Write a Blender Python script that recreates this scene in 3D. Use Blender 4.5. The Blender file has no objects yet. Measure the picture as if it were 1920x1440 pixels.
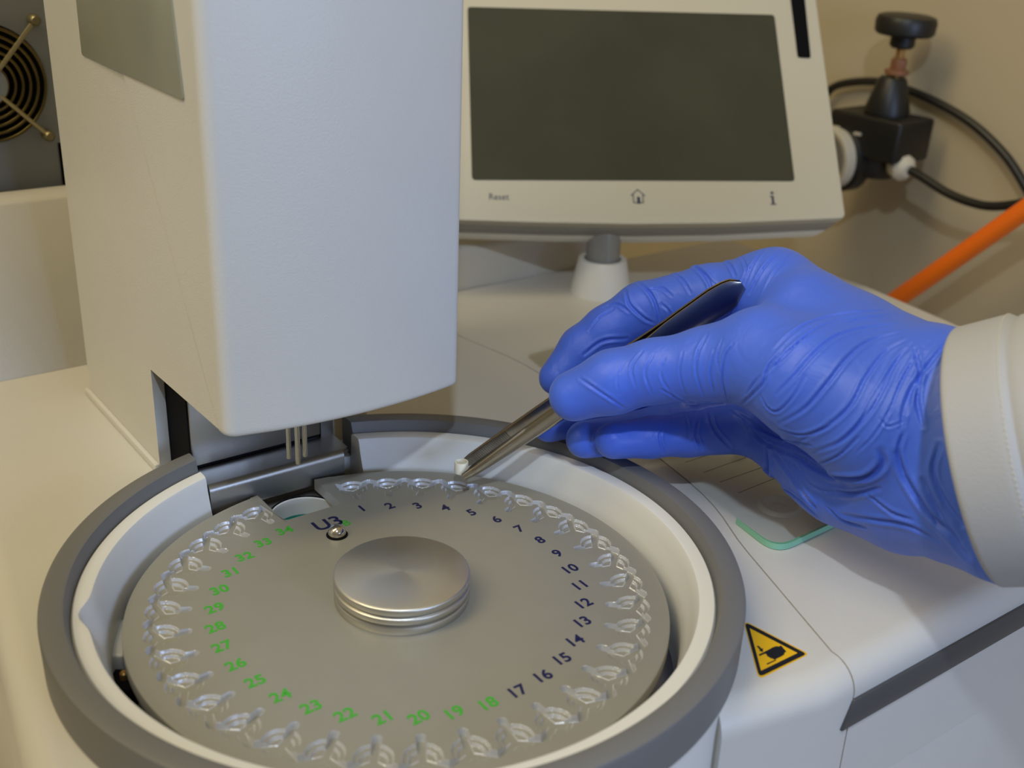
import bpy, bmesh, math, random
import numpy as np
from mathutils import Vector, Matrix
from mathutils.bvhtree import BVHTree

# ------------------------------------------------------------------ camera, light, exposure
C = bpy.context.scene.collection
S = 0.001                                   # everything below is written in millimetres
F_PX, PITCH, ROLL = 2150.66, math.radians(23.629), math.radians(2.341)
CAM = np.array([37.93, -361.36, 246.73])    # the turntable's centre is the origin
FW = np.array([0, math.cos(PITCH), -math.sin(PITCH)])
_up = np.array([0, math.sin(PITCH), math.cos(PITCH)]); _rt = np.array([1.0, 0, 0])
RT = _rt*math.cos(ROLL) + _up*math.sin(ROLL)
UPV = -_rt*math.sin(ROLL) + _up*math.cos(ROLL)
cd = bpy.data.cameras.new('camera'); cam = bpy.data.objects.new('camera', cd); C.objects.link(cam)
cd.sensor_width = 36; cd.lens = F_PX*36/1920
cd.clip_start = 0.02; cd.clip_end = 20
cd.dof.use_dof = True; cd.dof.focus_distance = 0.478; cd.dof.aperture_fstop = 10.5
cam.matrix_world = Matrix(((RT[0], UPV[0], -FW[0], CAM[0]*S), (RT[1], UPV[1], -FW[1], CAM[1]*S),
                           (RT[2], UPV[2], -FW[2], CAM[2]*S), (0, 0, 0, 1)))
bpy.context.scene.camera = cam

sc = bpy.context.scene
sc.view_settings.view_transform = 'Standard'; sc.view_settings.look = 'None'
sc.view_settings.gamma = 1; sc.view_settings.use_curve_mapping = False
sc.view_settings.exposure = -0.1

w = bpy.data.worlds.new('room_light'); sc.world = w; w.use_nodes = True
nt = w.node_tree; nt.nodes.clear()
wo = nt.nodes.new('ShaderNodeOutputWorld'); bg = nt.nodes.new('ShaderNodeBackground')
tc = nt.nodes.new('ShaderNodeTexCoord'); sx = nt.nodes.new('ShaderNodeSeparateXYZ')
rp = nt.nodes.new('ShaderNodeValToRGB'); mr = nt.nodes.new('ShaderNodeMapRange')
nt.links.new(tc.outputs['Generated'], sx.inputs[0]); nt.links.new(sx.outputs['Z'], mr.inputs['Value'])
mr.inputs['From Min'].default_value = -1; mr.inputs['From Max'].default_value = 1
nt.links.new(mr.outputs[0], rp.inputs[0]); nt.links.new(rp.outputs[0], bg.inputs[0]); nt.links.new(bg.outputs[0], wo.inputs[0])
rp.color_ramp.elements[0].position = 0.35; rp.color_ramp.elements[0].color = (0.16, 0.14, 0.10, 1)
rp.color_ramp.elements[1].position = 0.95; rp.color_ramp.elements[1].color = (0.62, 0.53, 0.34, 1)
bg.inputs['Strength'].default_value = 0.58

def area(name, pos, target, size, power, col, size_y=None):
    l = bpy.data.lights.new(name, 'AREA'); l.energy = power; l.color = col
    l.shape = 'RECTANGLE' if size_y else 'DISK'; l.size = size*S
    if size_y: l.size_y = size_y*S
    o = bpy.data.objects.new(name, l); C.objects.link(o)
    p = Vector(pos)*S; o.location = p
    o.rotation_euler = (Vector(target)*S - p).to_track_quat('-Z', 'Y').to_euler()
    return o
def spot(name, pos, target, radius, power, col, half, blend):
    l = bpy.data.lights.new(name, 'SPOT'); l.energy = power; l.color = col; l.shadow_soft_size = radius*S
    l.spot_size = math.radians(2*half); l.spot_blend = blend
    o = bpy.data.objects.new(name, l); C.objects.link(o); p = Vector(pos)*S; o.location = p
    o.rotation_euler = (Vector(target)*S - p).to_track_quat('-Z', 'Y').to_euler(); return o
spot('inspection_lamp', (52, -504, 727), (300, 250, 0), 17, 11.5, (0.70, 0.83, 1.0), 27.5, .25)
area('daylight', (760, -840, 300), (0, 60, 30), 420, 6.2, (0.45, 0.62, 1.0), 300)
area('ceiling_light', (-800, -350, 1500), (0, 100, 0), 500, 17.5, (1.0, 0.84, 0.50), 1300)
area('window_light', (-1150, -350, 420), (-60, 120, 40), 700, .5, (1.0, 0.86, 0.60), 500)

# ------------------------------------------------------------------ helpers
A_U = math.radians(37.0)
U = np.array([math.cos(A_U), math.sin(A_U), 0.0])      # along the front of the analyser
V = np.array([-math.sin(A_U), math.cos(A_U), 0.0])     # into its depth
Z = np.array([0, 0, 1.0])
def M(u, v, z=0.0): return U*u + V*v + Z*z
def ray(px, py): return FW + (px-960)/F_PX*RT - (py-720)/F_PX*UPV
def J(px, py, depth): return CAM + ray(px, py)*depth
def on_plane(px, py, n, d):
    r = ray(px, py); return CAM + r*((d - CAM@n)/(r@n))
def at_z(px, py, z): return on_plane(px, py, Z, z)
def depth_px(X):
    d = np.asarray(X, float) - CAM; z = d@FW
    return 960 + F_PX*(d@RT)/z, 720 - F_PX*(d@UPV)/z, z

def mesh_obj(name, verts, faces, mat, parent=None, smooth=False, auto=None):
    me = bpy.data.meshes.new(name)
    me.from_pydata([tuple(np.asarray(v, float)*S) for v in verts], [], [tuple(f) for f in faces])
    return link(name, me, mat, parent, smooth, auto)
def link(name, me, mat, parent=None, smooth=False, auto=None):
    bm = bmesh.new(); bm.from_mesh(me); bmesh.ops.recalc_face_normals(bm, faces=bm.faces); bm.to_mesh(me); bm.free()
    if mat is not None and not me.materials: me.materials.append(mat)
    if smooth or auto is not None:
        me.polygons.foreach_set('use_smooth', [True]*len(me.polygons))
        if auto is not None: me.set_sharp_from_angle(angle=math.radians(auto))
    o = bpy.data.objects.new(name, me); C.objects.link(o)
    if parent is not None:
        o.parent = parent; o.matrix_parent_inverse = Matrix.Translation(-parent_loc(parent))
    return o
def parent_loc(p):
    l = Vector(p.location)
    q = p.parent
    while q is not None: l = Vector((0, 0, 0)) if p.type == 'MESH' else l; q = q.parent
    return Vector((0, 0, 0)) if p.type == 'MESH' and p.parent is not None else l
def tag(o, label=None, cat=None, group=None, kind=None):
    if label: o['label'] = label
    if cat: o['category'] = cat
    if group: o['group'] = group
    if kind: o['kind'] = kind
    return o
def thing(name, loc, label, cat, group=None):
    o = bpy.data.objects.new(name, None); C.objects.link(o)
    o.location = Vector(np.asarray(loc, float))*S; o.empty_display_size = 0.02
    return tag(o, label, cat, group)

class MB:
    def __init__(s): s.v = []; s.f = []
    def add(s, vs, fs):
        b = len(s.v); s.v += [np.asarray(x, float) for x in vs]; s.f += [[b+i for i in f] for f in fs]; return s
    def box(s, o, a, b, c):
        """corner o and three edge vectors"""
        o, a, b, c = map(np.asarray, (o, a, b, c))
        vs = [o, o+a, o+a+b, o+b, o+c, o+a+c, o+a+b+c, o+b+c]
        return s.add(vs, [(0,3,2,1),(4,5,6,7),(0,1,5,4),(1,2,6,5),(2,3,7,6),(3,0,4,7)])
    def mbox(s, u0, u1, v0, v1, z0, z1): return s.box(M(u0,v0,z0), U*(u1-u0), V*(v1-v0), Z*(z1-z0))
    def prism(s, pts, ext):
        n = len(pts); ext = np.asarray(ext, float)
        vs = [np.asarray(p, float) for p in pts] + [np.asarray(p, float)+ext for p in pts]
        return s.add(vs, [tuple(range(n))[::-1], tuple(range(n, 2*n))] + [(i, (i+1)%n, n+(i+1)%n, n+i) for i in range(n)])
    def tube(s, pts, rad, seg=16, cap=True, closed=False):
        pts = [np.asarray(p, float) for p in pts]; n = len(pts)
        rads = rad if hasattr(rad, '__len__') else [rad]*n
        tang = [pts[min(i+1, n-1)] - pts[max(i-1, 0)] for i in range(n)]
        if closed: tang = [pts[(i+1)%n]-pts[(i-1)%n] for i in range(n)]
        t0 = tang[0]/np.linalg.norm(tang[0])
        ref = np.array([0, 0, 1.0]) if abs(t0[2]) < .9 else np.array([1.0, 0, 0])
        vs = []
        for p, t, r in zip(pts, tang, rads):
            t = t/np.linalg.norm(t); ref = ref - t*(ref@t); ref /= np.linalg.norm(ref); b = np.cross(t, ref)
            vs += [p + r*(math.cos(a)*ref + math.sin(a)*b) for a in [2*math.pi*k/seg for k in range(seg)]]
        fs = []
        for i in range(n if closed else n-1):
            j = (i+1) % n
            for k in range(seg):
                l = (k+1) % seg; fs.append((i*seg+k, i*seg+l, j*seg+l, j*seg+k))
        if cap and not closed: fs += [tuple(range(seg))[::-1], tuple((n-1)*seg+k for k in range(seg))]
        return s.add(vs, fs)
    def lathe(s, prof, c=(0,0,0), ax=(0,0,1), seg=64, close=False):
        """prof: (radius, height) pairs round axis ax through c"""
        c = np.asarray(c, float); ax = np.asarray(ax, float); ax /= np.linalg.norm(ax)
        r0 = np.array([1.0, 0, 0]) if abs(ax[0]) < .8 else np.array([0, 1.0, 0])
        e1 = r0 - ax*(r0@ax); e1 /= np.linalg.norm(e1); e2 = np.cross(ax, e1)
        vs = []; n = len(prof)
        for r, h in prof:
            r = max(r, 1e-3)
            vs += [c + ax*h + r*(math.cos(a)*e1 + math.sin(a)*e2) for a in [2*math.pi*k/seg for k in range(seg)]]
        fs = []
        for i in range(n if close else n-1):
            j = (i+1) % n
            fs += [(i*seg+k, i*seg+(k+1)%seg, j*seg+(k+1)%seg, j*seg+k) for k in range(seg)]
        if not close: fs += [tuple(range(seg))[::-1], tuple((n-1)*seg+k for k in range(seg))]
        return s.add(vs, fs)
    def build(s, name, mat, parent=None, bevel=0, seg=3, angle=30, auto=35):
        me = bpy.data.meshes.new(name)
        me.from_pydata([tuple(v*S) for v in s.v], [], s.f)
        if bevel:
            bm = bmesh.new(); bm.from_mesh(me); bmesh.ops.remove_doubles(bm, verts=bm.verts, dist=1e-6)
            bmesh.ops.recalc_face_normals(bm, faces=bm.faces)
            es = [e for e in bm.edges if len(e.link_faces) == 2 and e.calc_face_angle(0) > math.radians(angle)]
            bmesh.ops.bevel(bm, geom=es, offset=bevel*S, segments=seg, profile=.5, affect='EDGES', clamp_overlap=True)
            bm.to_mesh(me); bm.free()
        return link(name, me, mat, parent, auto=auto)

def smooth_pts(pts, n=12):
    """Catmull-Rom through the points"""
    P = [np.asarray(p, float) for p in pts]; P = [2*P[0]-P[1]] + P + [2*P[-1]-P[-2]]
    out = []
    for i in range(1, len(P)-2):
        for k in range(n):
            t = k/n; a, b, c, d = P[i-1], P[i], P[i+1], P[i+2]
            out.append(.5*((2*b) + (c-a)*t + (2*a-5*b+4*c-d)*t*t + (3*b-a-3*c+d)*t**3))
    out.append(P[-2]); return out
def round_poly(pts, rad, seg=6):
    """rounded corners on a planar polygon; rad one number or one per corner"""
    n = len(pts); P = [np.asarray(p, float) for p in pts]; out = []
    for i in range(n):
        r = rad[i] if hasattr(rad, '__len__') else rad
        p, a, b = P[i], P[i-1]-P[i], P[(i+1) % n]-P[i]
        la, lb = np.linalg.norm(a), np.linalg.norm(b); a /= la; b /= lb
        if r <= 0: out.append(p); continue
        half = math.acos(max(-1, min(1, a@b)))/2; d = min(r/math.tan(half), la*.45, lb*.45)
        for k in range(seg+1):
            t = k/seg; out.append((1-t)**2*(p+a*d) + 2*t*(1-t)*p + t*t*(p+b*d))
    return out

# ------------------------------------------------------------------ materials
def mat(name, col, rough=.5, metal=0.0, bump=0, bscale=400, bdetail=3, mottled=0, mscale=30, coat=0, spec=.5, sss=0):
    m = bpy.data.materials.new(name); m.use_nodes = True; t = m.node_tree; b = t.nodes['Principled BSDF']
    b.inputs['Base Color'].default_value = (*col, 1); b.inputs['Roughness'].default_value = rough
    b.inputs['Metallic'].default_value = metal; b.inputs['Coat Weight'].default_value = coat
    b.inputs['Specular IOR Level'].default_value = spec
    tc = t.nodes.new('ShaderNodeTexCoord')
    if mottled:
        n = t.nodes.new('ShaderNodeTexNoise'); n.inputs['Scale'].default_value = mscale; n.inputs['Detail'].default_value = 4
        t.links.new(tc.outputs['Object'], n.inputs['Vector'])
        r = t.nodes.new('ShaderNodeMapRange'); r.inputs['To Min'].default_value = 1-mottled; r.inputs['To Max'].default_value = 1+mottled
        t.links.new(n.outputs['Fac'], r.inputs['Value'])
        v = t.nodes.new('ShaderNodeVectorMath'); v.operation = 'SCALE'; v.inputs[0].default_value = col
        t.links.new(r.outputs[0], v.inputs['Scale']); t.links.new(v.outputs[0], b.inputs['Base Color'])
    if bump:
        n = t.nodes.new('ShaderNodeTexNoise'); n.inputs['Scale'].default_value = bscale; n.inputs['Detail'].default_value = bdetail
        t.links.new(tc.outputs['Object'], n.inputs['Vector'])
        u = t.nodes.new('ShaderNodeBump'); u.inputs['Strength'].default_value = bump; u.inputs['Distance'].default_value = .0004
        t.links.new(n.outputs['Fac'], u.inputs['Height']); t.links.new(u.outputs[0], b.inputs['Normal'])
    if sss:
        b.inputs['Subsurface Weight'].default_value = sss; b.inputs['Subsurface Radius'].default_value = (.002, .002, .004)
        b.inputs['Subsurface Scale'].default_value = 1.0
    return m
m_white = mat('painted_white_casing', (.60, .585, .55), .42, bump=.25, bscale=1400, mottled=.03, mscale=25)
m_deck = mat('painted_deck', (.585, .57, .535), .40, bump=.25, bscale=1500, mottled=.03, mscale=18)
m_bowl = mat('white_bowl_plastic', (.70, .70, .68), .36, bump=.1, bscale=900)
m_ringgrey = mat('grey_bumper_plastic', (.150, .150, .152), .48, bump=.2, bscale=1600)
m_alu = mat('satin_aluminium', (.31, .302, .262), .42, metal=.28, bump=.12, bscale=2600, mottled=.05, mscale=60)
m_steel = mat('brushed_steel', (.42, .41, .39), .36, metal=1, bump=.05, bscale=900)
m_steel_d = mat('dark_steel', (.30, .29, .28), .30, metal=1)
m_chrome = mat('polished_steel', (.60, .57, .50), .16, metal=1)
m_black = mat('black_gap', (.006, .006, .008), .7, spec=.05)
m_blackpl = mat('black_plastic', (.009, .009, .008), .42)
m_trim = mat('dark_trim', (.075, .075, .078), .35)
m_wall = mat('painted_wall', (.46, .385, .25), .8, mottled=.10, mscale=3)
m_bench = mat('bench_laminate', (.50, .47, .40), .5, mottled=.04, mscale=12)
m_orange = mat('orange_hose_rubber', (.92, .17, .008), .35)
m_screen = mat('dark_screen_glass', (.045, .048, .034), .22, mottled=.35, mscale=14, spec=.5)
m_panel = mat('terminal_casing', (.54, .515, .43), .42, bump=.1, bscale=1500)
m_silver = mat('silver_band', (.30, .30, .30), .40, metal=.3)
m_guard = mat('guard_spoke_metal', (.36, .31, .18), .35, metal=.8)
m_ink = mat('blue_ink', (.005, .007, .065), .5)
m_green = mat('green_ink', (.05, .36, .03), .5)
m_dkink = mat('dark_ink', (.03, .035, .09), .5)
m_yellow = mat('sticker_yellow', (.80, .46, .004), .45)
m_stickblk = mat('sticker_black', (.012, .012, .010), .45)
m_brass = mat('brass', (.45, .26, .08), .35, metal=.7)
m_copper = mat('copper_red', (.27, .12, .06), .5, metal=.2)
m_cloth = mat('white_cotton', (.41, .41, .42), .85, bump=.5, bscale=1500, mottled=.03, mscale=40)
m_thread = mat('thread', (.50, .47, .40), .9)
m_ceramic = mat('alumina_ceramic', (.86, .84, .72), .5, sss=.2)
m_teal = mat('teal_glaze', (.0, .16, .12), .3)
m_cabinet = mat('grey_cabinet_paint', (.27, .29, .32), .45, mottled=.05, mscale=12)
m_bronze = mat('guard_wire', (.17, .13, .05), .28, metal=1)
m_ivory = mat('ivory_plastic', (.62, .56, .42), .5)

def knob_material():
    m = mat('turned_aluminium', (.56, .54, .49), .30, metal=.9); t = m.node_tree; b = t.nodes['Principled BSDF']
    g = t.nodes.new('ShaderNodeTexCoord'); s = t.nodes.new('ShaderNodeVectorMath'); s.operation = 'LENGTH'
    mp = t.nodes.new('ShaderNodeMapping'); mp.inputs['Scale'].default_value = (1, 1, 0)
    t.links.new(g.outputs['Object'], mp.inputs['Vector']); t.links.new(mp.outputs[0], s.inputs[0])
    mu = t.nodes.new('ShaderNodeMath'); mu.operation = 'MULTIPLY'; mu.inputs[1].default_value = 16000
    si = t.nodes.new('ShaderNodeMath'); si.operation = 'SINE'
    t.links.new(s.outputs['Value'], mu.inputs[0]); t.links.new(mu.outputs[0], si.inputs[0])
    bu = t.nodes.new('ShaderNodeBump'); bu.inputs['Strength'].default_value = .25; bu.inputs['Distance'].default_value = .00006
    t.links.new(si.outputs[0], bu.inputs['Height']); t.links.new(bu.outputs[0], b.inputs['Normal'])
    b.inputs['Anisotropic'].default_value = .8
    tg = t.nodes.new('ShaderNodeTangent'); tg.direction_type = 'RADIAL'; tg.axis = 'Z'
    t.links.new(tg.outputs[0], b.inputs['Tangent'])
    return m
m_knob = knob_material()

def clear_material(name, tint, gloss, rough=.05):
    m = bpy.data.materials.new(name); m.use_nodes = True; t = m.node_tree; t.nodes.clear()
    o = t.nodes.new('ShaderNodeOutputMaterial'); mx = t.nodes.new('ShaderNodeMixShader')
    tr = t.nodes.new('ShaderNodeBsdfTransparent'); gl = t.nodes.new('ShaderNodeBsdfGlossy'); fr = t.nodes.new('ShaderNodeFresnel')
    tr.inputs[0].default_value = (*tint, 1); gl.inputs['Roughness'].default_value = rough
    mu = t.nodes.new('ShaderNodeMath'); mu.operation = 'MULTIPLY'; mu.inputs[1].default_value = gloss; fr.inputs['IOR'].default_value = 1.45
    t.links.new(fr.outputs[0], mu.inputs[0]); t.links.new(mu.outputs[0], mx.inputs[0])
    t.links.new(tr.outputs[0], mx.inputs[1]); t.links.new(gl.outputs[0], mx.inputs[2]); t.links.new(mx.outputs[0], o.inputs[0])
    return m
m_glass = clear_material('clear_glass', (.97, .99, .975), .8)
m_film = mat('cloudy_film', (.30, .30, .235), .35, mottled=.18, mscale=26, bump=.6, bscale=45)

def glove_material():
    m = mat('blue_nitrile', (.060, .145, .74), .44, sss=.0); t = m.node_tree; b = t.nodes['Principled BSDF']
    b.inputs['Specular IOR Level'].default_value = .42
    b.inputs['Sheen Weight'].default_value = .25; b.inputs['Sheen Tint'].default_value = (.5, .6, 1, 1)
    g = t.nodes.new('ShaderNodeTexCoord')
    def noise(scale, sc3, rot=(0, 0, 0), dist=1.0):
        mp = t.nodes.new('ShaderNodeMapping'); mp.inputs['Scale'].default_value = sc3; mp.inputs['Rotation'].default_value = rot
        n = t.nodes.new('ShaderNodeTexNoise'); n.inputs['Scale'].default_value = scale; n.inputs['Detail'].default_value = 2; n.inputs['Distortion'].default_value = dist
        t.links.new(g.outputs['Object'], mp.inputs[0]); t.links.new(mp.outputs[0], n.inputs['Vector']); return n
    n1 = noise(90, (1, 1, .45), (.3, .5, .9), 1.2); n2 = noise(1400, (1, 1, 1))
    b1 = t.nodes.new('ShaderNodeBump'); b1.inputs['Strength'].default_value = .22; b1.inputs['Distance'].default_value = .0025
    b2 = t.nodes.new('ShaderNodeBump'); b2.inputs['Strength'].default_value = .12; b2.inputs['Distance'].default_value = .0004
    t.links.new(n1.outputs['Fac'], b1.inputs['Height']); t.links.new(n2.outputs['Fac'], b2.inputs['Height'])
    t.links.new(b1.outputs[0], b2.inputs['Normal']); t.links.new(b2.outputs[0], b.inputs['Normal'])
    return m
m_glove = glove_material()

# ------------------------------------------------------------------ setting
FLOOR = -1060.0; BENCH = -160.0; WU = 640.0; WV = 760.0
def struct(name, mb, m, kind='structure'):
    o = mb.build(name, m, auto=None); tag(o, kind=kind); return o
struct('wall_right', MB().mbox(WU, WU+60, -900, WV+60, FLOOR, 1300), m_wall)
struct('wall_back', MB().mbox(-1300, WU, WV, WV+60, FLOOR, 1300), m_wall)
struct('floor', MB().mbox(-1300, WU+60, -900, WV+60, FLOOR-40, FLOOR), m_bench)
bench = thing('lab_bench', M(0, 200, FLOOR), 'beige laminate bench carrying the whole white analyser', 'bench')
MB().mbox(-1100, WU-2, -230, WV-2, BENCH-30, BENCH).build('worktop', m_bench, bench, bevel=2)
MB().mbox(-1080, WU-20, -180, WV-20, FLOOR, BENCH-30).build('cabinet', m_bench, bench)

# ------------------------------------------------------------------ analyser
an = thing('thermal_analyser', M(60, 60, BENCH), 'large white bench analyser with a tall tower over a round grey-rimmed bowl', 'laboratory analyser')
DZ = 0.0; FR = -124.5
FU = on_plane(1602, 1313, V, -125.3)@U
def uv_of(X): return float(X@U), float(X@V)
seam_w = [at_z(*q, 0.0) for q in ((1558, 1222), (1400, 1035), (1286, 900))] + \
         [at_z(1010, 700, 0), at_z(865, 632, 0)]
seam_w = [M(FU, FR, 0)] + smooth_pts(seam_w, 6) + [M(167, 250, 0)]

# main deck: runs round the bowl
arc = []
cl = lambda r, a: np.array([r*math.cos(a), r*math.sin(a), 0])
a0 = A_U + math.radians(-60); a1 = A_U + math.radians(-120) + 2*math.pi
for k in range(73):
    a = a0 + (a1-a0)*k/72; arc.append(cl(117.0, a))
deck_poly = [M(*uv_of(arc[-1]))*0 + M(-52.5, -116), M(-95, FR), M(-143, FR), M(-143, -40), M(-131, 60), M(-117, 160), M(-106, 279)]
deck_poly += [M(167, 279)] + seam_w[::-1][:-1] + [M(FU, FR), M(95, FR), M(52.5, -116)] + arc
def deck_mesh(name, poly, z1, z0, big, r, m, parent):
    """flat slab; the outer edges for which big(midpoint) holds are rolled over with radius r"""
    P = [np.array([p[0], p[1]]) for p in poly]; n = len(P)
    area2 = sum(P[i][0]*P[(i+1) % n][1] - P[(i+1) % n][0]*P[i][1] for i in range(n))
    if area2 < 0: P = P[::-1]
    off, lines = [], []
    for i in range(n):
        a, b = P[i], P[(i+1) % n]; d = b-a; d = d/np.linalg.norm(d); nn = np.array([-d[1], d[0]])
        o = r if big(np.array([*(a+b)/2, 0]), abs(d@U[:2]) > .8) else 0.0; lines.append((a + nn*o, d, nn, o))
    inner = []
    for i in range(n):
        (p, d, n1, o1), (q, e, n2, o2) = lines[i-1], lines[i]
        den = d[0]*e[1]-d[1]*e[0]
        if abs(den) < 1e-3 or (o1 == 0 and o2 == 0): inner.append(P[i] + n1*min(o1, o2)); continue
        t = ((q-p)[0]*e[1]-(q-p)[1]*e[0])/den; inner.append(p + d*t)
    vs = []; K = 9
    for k in range(K+1):
        t = math.pi/2*k/K
        vs += [np.array([*(inner[i] + (P[i]-inner[i])*math.sin(t)), z1 - r*(1-math.cos(t))]) for i in range(n)]
    vs += [np.array([*p, z0]) for p in P]
    fs = [tuple(range(n)), tuple(range((K+1)*n, (K+2)*n))[::-1]]
    fs += [(k*n+i, (k+1)*n+i, (k+1)*n+(i+1) % n, k*n+(i+1) % n) for k in range(K+1) for i in range(n)]
    return MB().add(vs, fs).build(name, m, parent, auto=35)
deck_mesh('deck', deck_poly, DZ, -110, lambda p, along: (p@V < -114 and abs(p@U) > 50 and along) or (p@U < -105 and p@V < 275 and np.linalg.norm(p) > 119), 11, m_deck, an)
side = [p + U*.7 for p in seam_w] + [M(167.7, 279), M(468, 279), M(470, 146), M(459, 74), M(444, -10), M(426, FR)]
deck_mesh('side_deck', side, DZ, -60, lambda p, along: (p@V < FR+1 and along) or (p@U > 398 and p@V < 270), 11, m_deck, an)
# front skirt, base, trim strip
MB().mbox(-124, 420, FR+13, 270, -152, -58).build('lower_casing', m_deck, an, bevel=3)
MB().mbox(FU+.8, 424, FR+.2, FR+12, -150, -23.5).build('front_panel', m_deck, an, bevel=1.5)
tl = [on_plane(*q, V, FR-.8) for q in ((1602, 1313), (1577, 1372), (1920, 1160), (1920, 1125))]
u0, u1 = tl[0]@U, tl[1]@U; zt, zb = tl[0][2], tl[1][2]
MB().prism([M(u0, FR-1.2, zt), M(u1, FR-1.2, zb), M(424, FR-1.2, zb), M(424, FR-1.2, zt)], V*4).build('trim_strip', m_trim, an, bevel=.5, seg=2)
for k, ux in enumerate((-110, 380)):
    for vx in (-100, 250): MB().lathe([(14, 0), (14, 8)], M(ux, vx, BENCH), seg=24).build('rubber_foot', m_blackpl, an)
# rear ledge
lt = on_plane(0, 372, V, 326)[2]
MB().prism([M(-420, 279.4, -60), M(-420, 279.4, 2), M(-420, 322, lt-2), M(-420, 326, lt), M(-420, 340, lt), M(-420, 340, -60)], U*440).build('rear_ledge', m_white, an, bevel=1.5, seg=3)
MB().mbox(20.5, 338, 280.5, 304, -110, 29).build('rear_ledge', m_white, an, bevel=4, seg=4)

# bowl and bumper
UL, UR = -34.0, 38.5
def swept(prof, ul, ur, name, m, scoop=None, seg=220):
    vs = []; n = len(prof)
    for k in range(seg+1):
        t = k/seg
        for (r, z) in prof:
            th0 = A_U + math.acos(ul/r); th1 = A_U + math.acos(ur/r) + 2*math.pi
            a = th0 + (th1-th0)*t; rr = r
            if scoop: rr += scoop(a, r, z)
            vs.append((rr*math.cos(a), rr*math.sin(a), z))
    fs = [(k*n+i, k*n+(i+1)%n, (k+1)*n+(i+1)%n, (k+1)*n+i) for k in range(seg) for i in range(n)]
    fs += [tuple(range(n)), tuple(seg*n+i for i in range(n))[::-1]]
    mb = MB().add(vs, fs); return mb
def scoop(a, r, z):
    if r > 114 or z < -4: return 0
    s = 0
    for c in (199,):
        d = (math.degrees(a)-c)
        while d > 180: d -= 360
        s += math.exp(-(d/3.6)**2)
    return 3.6*min(1, s)*min(1, (z+4)/8)
swept([(125.2, .4), (125.4, 15.8), (124.9, 17.0), (123.8, 17.5), (118.2, 17.5), (117.2, 17.2), (115.6, 12.0), (115.6, .4)], UL, UR+.8, 'b', None)\
    .build('bumper_ring', m_ringgrey, an, auto=32)
swept([(124.5, -110), (124.5, .2), (116.2, .2), (115.4, 11.6), (114.6, 12.6), (110.6, 12.6), (109.4, 12.2), (108.8, 11.0), (107.8, 6), (106.0, -.5), (104.2, -6), (104.0, -26), (110, -30), (119, -32), (119, -110)],
      UL+.6, UR, 'b', None, scoop).build('bowl', m_bowl, an, auto=40)
MB().lathe([(0, -26), (117, -26), (117, -30), (0, -30)], seg=96).build('bowl_floor', m_steel_d, an)
# small sensor block seen through the gap on the left
P = at_z(222, 1195, -9)
MB().box(P-np.array([5, 8, 14]), (9, 0, 0), (0, 22, 0), (0, 0, 12)).build('sensor_block', m_bowl, an, bevel=1)
P = at_z(232, 1258, -9)
sb = MB().box(P-np.array([5, 6, 14]), (9, 0, 0), (0, 11, 0), (0, 0, 11)).build('sensor_socket', m_black, an, bevel=.6)
MB().lathe([(1.5, 0), (1.5, 2.2), (.9, 2.8), (0, 2.8)], P + np.array([0, 0, -3]), seg=16).build('sensor_screw', m_brass, sb)

# tower: head, column and furnace front
def face_v(u):
    t = (u-12)/52; return 60.8 - 1.2*t - 6.2*(1-t*t)
NB = 18
plan = [M(-40, face_v(-40), 0)] + [M(u, face_v(u), 0) for u in np.linspace(-22, 56, NB)] + [M(64, face_v(64), 0), M(64, 238.5), M(-40, 238.5)]
plan = round_poly(plan, [6.5] + [0]*NB + [4.5, 0, 0], 22)
i_ = max(i for i, p in enumerate(plan) if p@V < 200 and p@U > 63.9)
plan.insert(i_+1, M(64, plan[i_]@V + 1)); plan.append(M(-40, plan[0]@V + 1))
fr = [p for p in plan if p@V < 140]                       # the rounded front, from the left side round to the right
k0 = max(range(len(fr)), key=lambda i: (fr[i]@V) if fr[i]@U < -39.9 else -1e9)
fr = fr[k0:] + fr[:k0]; n = len(fr)
vs = [p + Z*h_ for h_ in (49.6, 53, 340) for p in fr]
fs = [(k*n+i, k*n+i+1, (k+1)*n+i+1, (k+1)*n+i) for k in (0, 1) for i in range(n-1)]
b0 = len(vs)
vs += [M(-40, 141.4, 49.6), M(-40, 141.4, 0), M(-40, 238.5, 0), M(-40, 238.5, 340), M(64, 141.4, 49.6), M(64, 141.4, 0), M(64, 238.5, 0), M(64, 238.5, 340),
       M(-33.6, 143.6, 49.6), M(-33.6, 143.6, 0), M(58, 144, 49.6), M(58, 144, 0), M(-33.6, 232, 49.6), M(-33.6, 232, 0), M(58, 232, 49.6), M(58, 232, 0)]
L0, L1, L2, L3, R0, R1, R2, R3, A0, A1, B0, B1, C0, C1, D0, D1 = range(b0, b0+16)
fs += [(2*n, n, 0, L0, L1, L2, L3), (3*n-1, R3, R2, R1, R0, n-1, 2*n-1), tuple(range(2*n, 3*n)) + (R3, L3), (L2, R2, R3, L3),
       tuple(range(n))[::-1] + (L0, A0, B0, R0), (L0, L1, A1, A0), (R0, B0, B1, R1), (A0, A1, C1, C0), (B0, D0, D1, B1), (C0, C1, D1, D0), (A0, C0, D0, B0)]
me = bpy.data.meshes.new('tower'); me.from_pydata([tuple(v*S) for v in vs], [], fs)
bm = bmesh.new(); bm.from_mesh(me); bmesh.ops.recalc_face_normals(bm, faces=bm.faces)
es = [e for e in bm.edges if all(abs(v.co.z - 49.6*S) < 1e-6 for v in e.verts) and all(np.array(v.co)@V/S < 100 for v in e.verts)]
bmesh.ops.bevel(bm, geom=es, offset=2.2*S, segments=4, profile=.5, affect='EDGES', clamp_overlap=True)
bm.to_mesh(me); bm.free()
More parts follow.
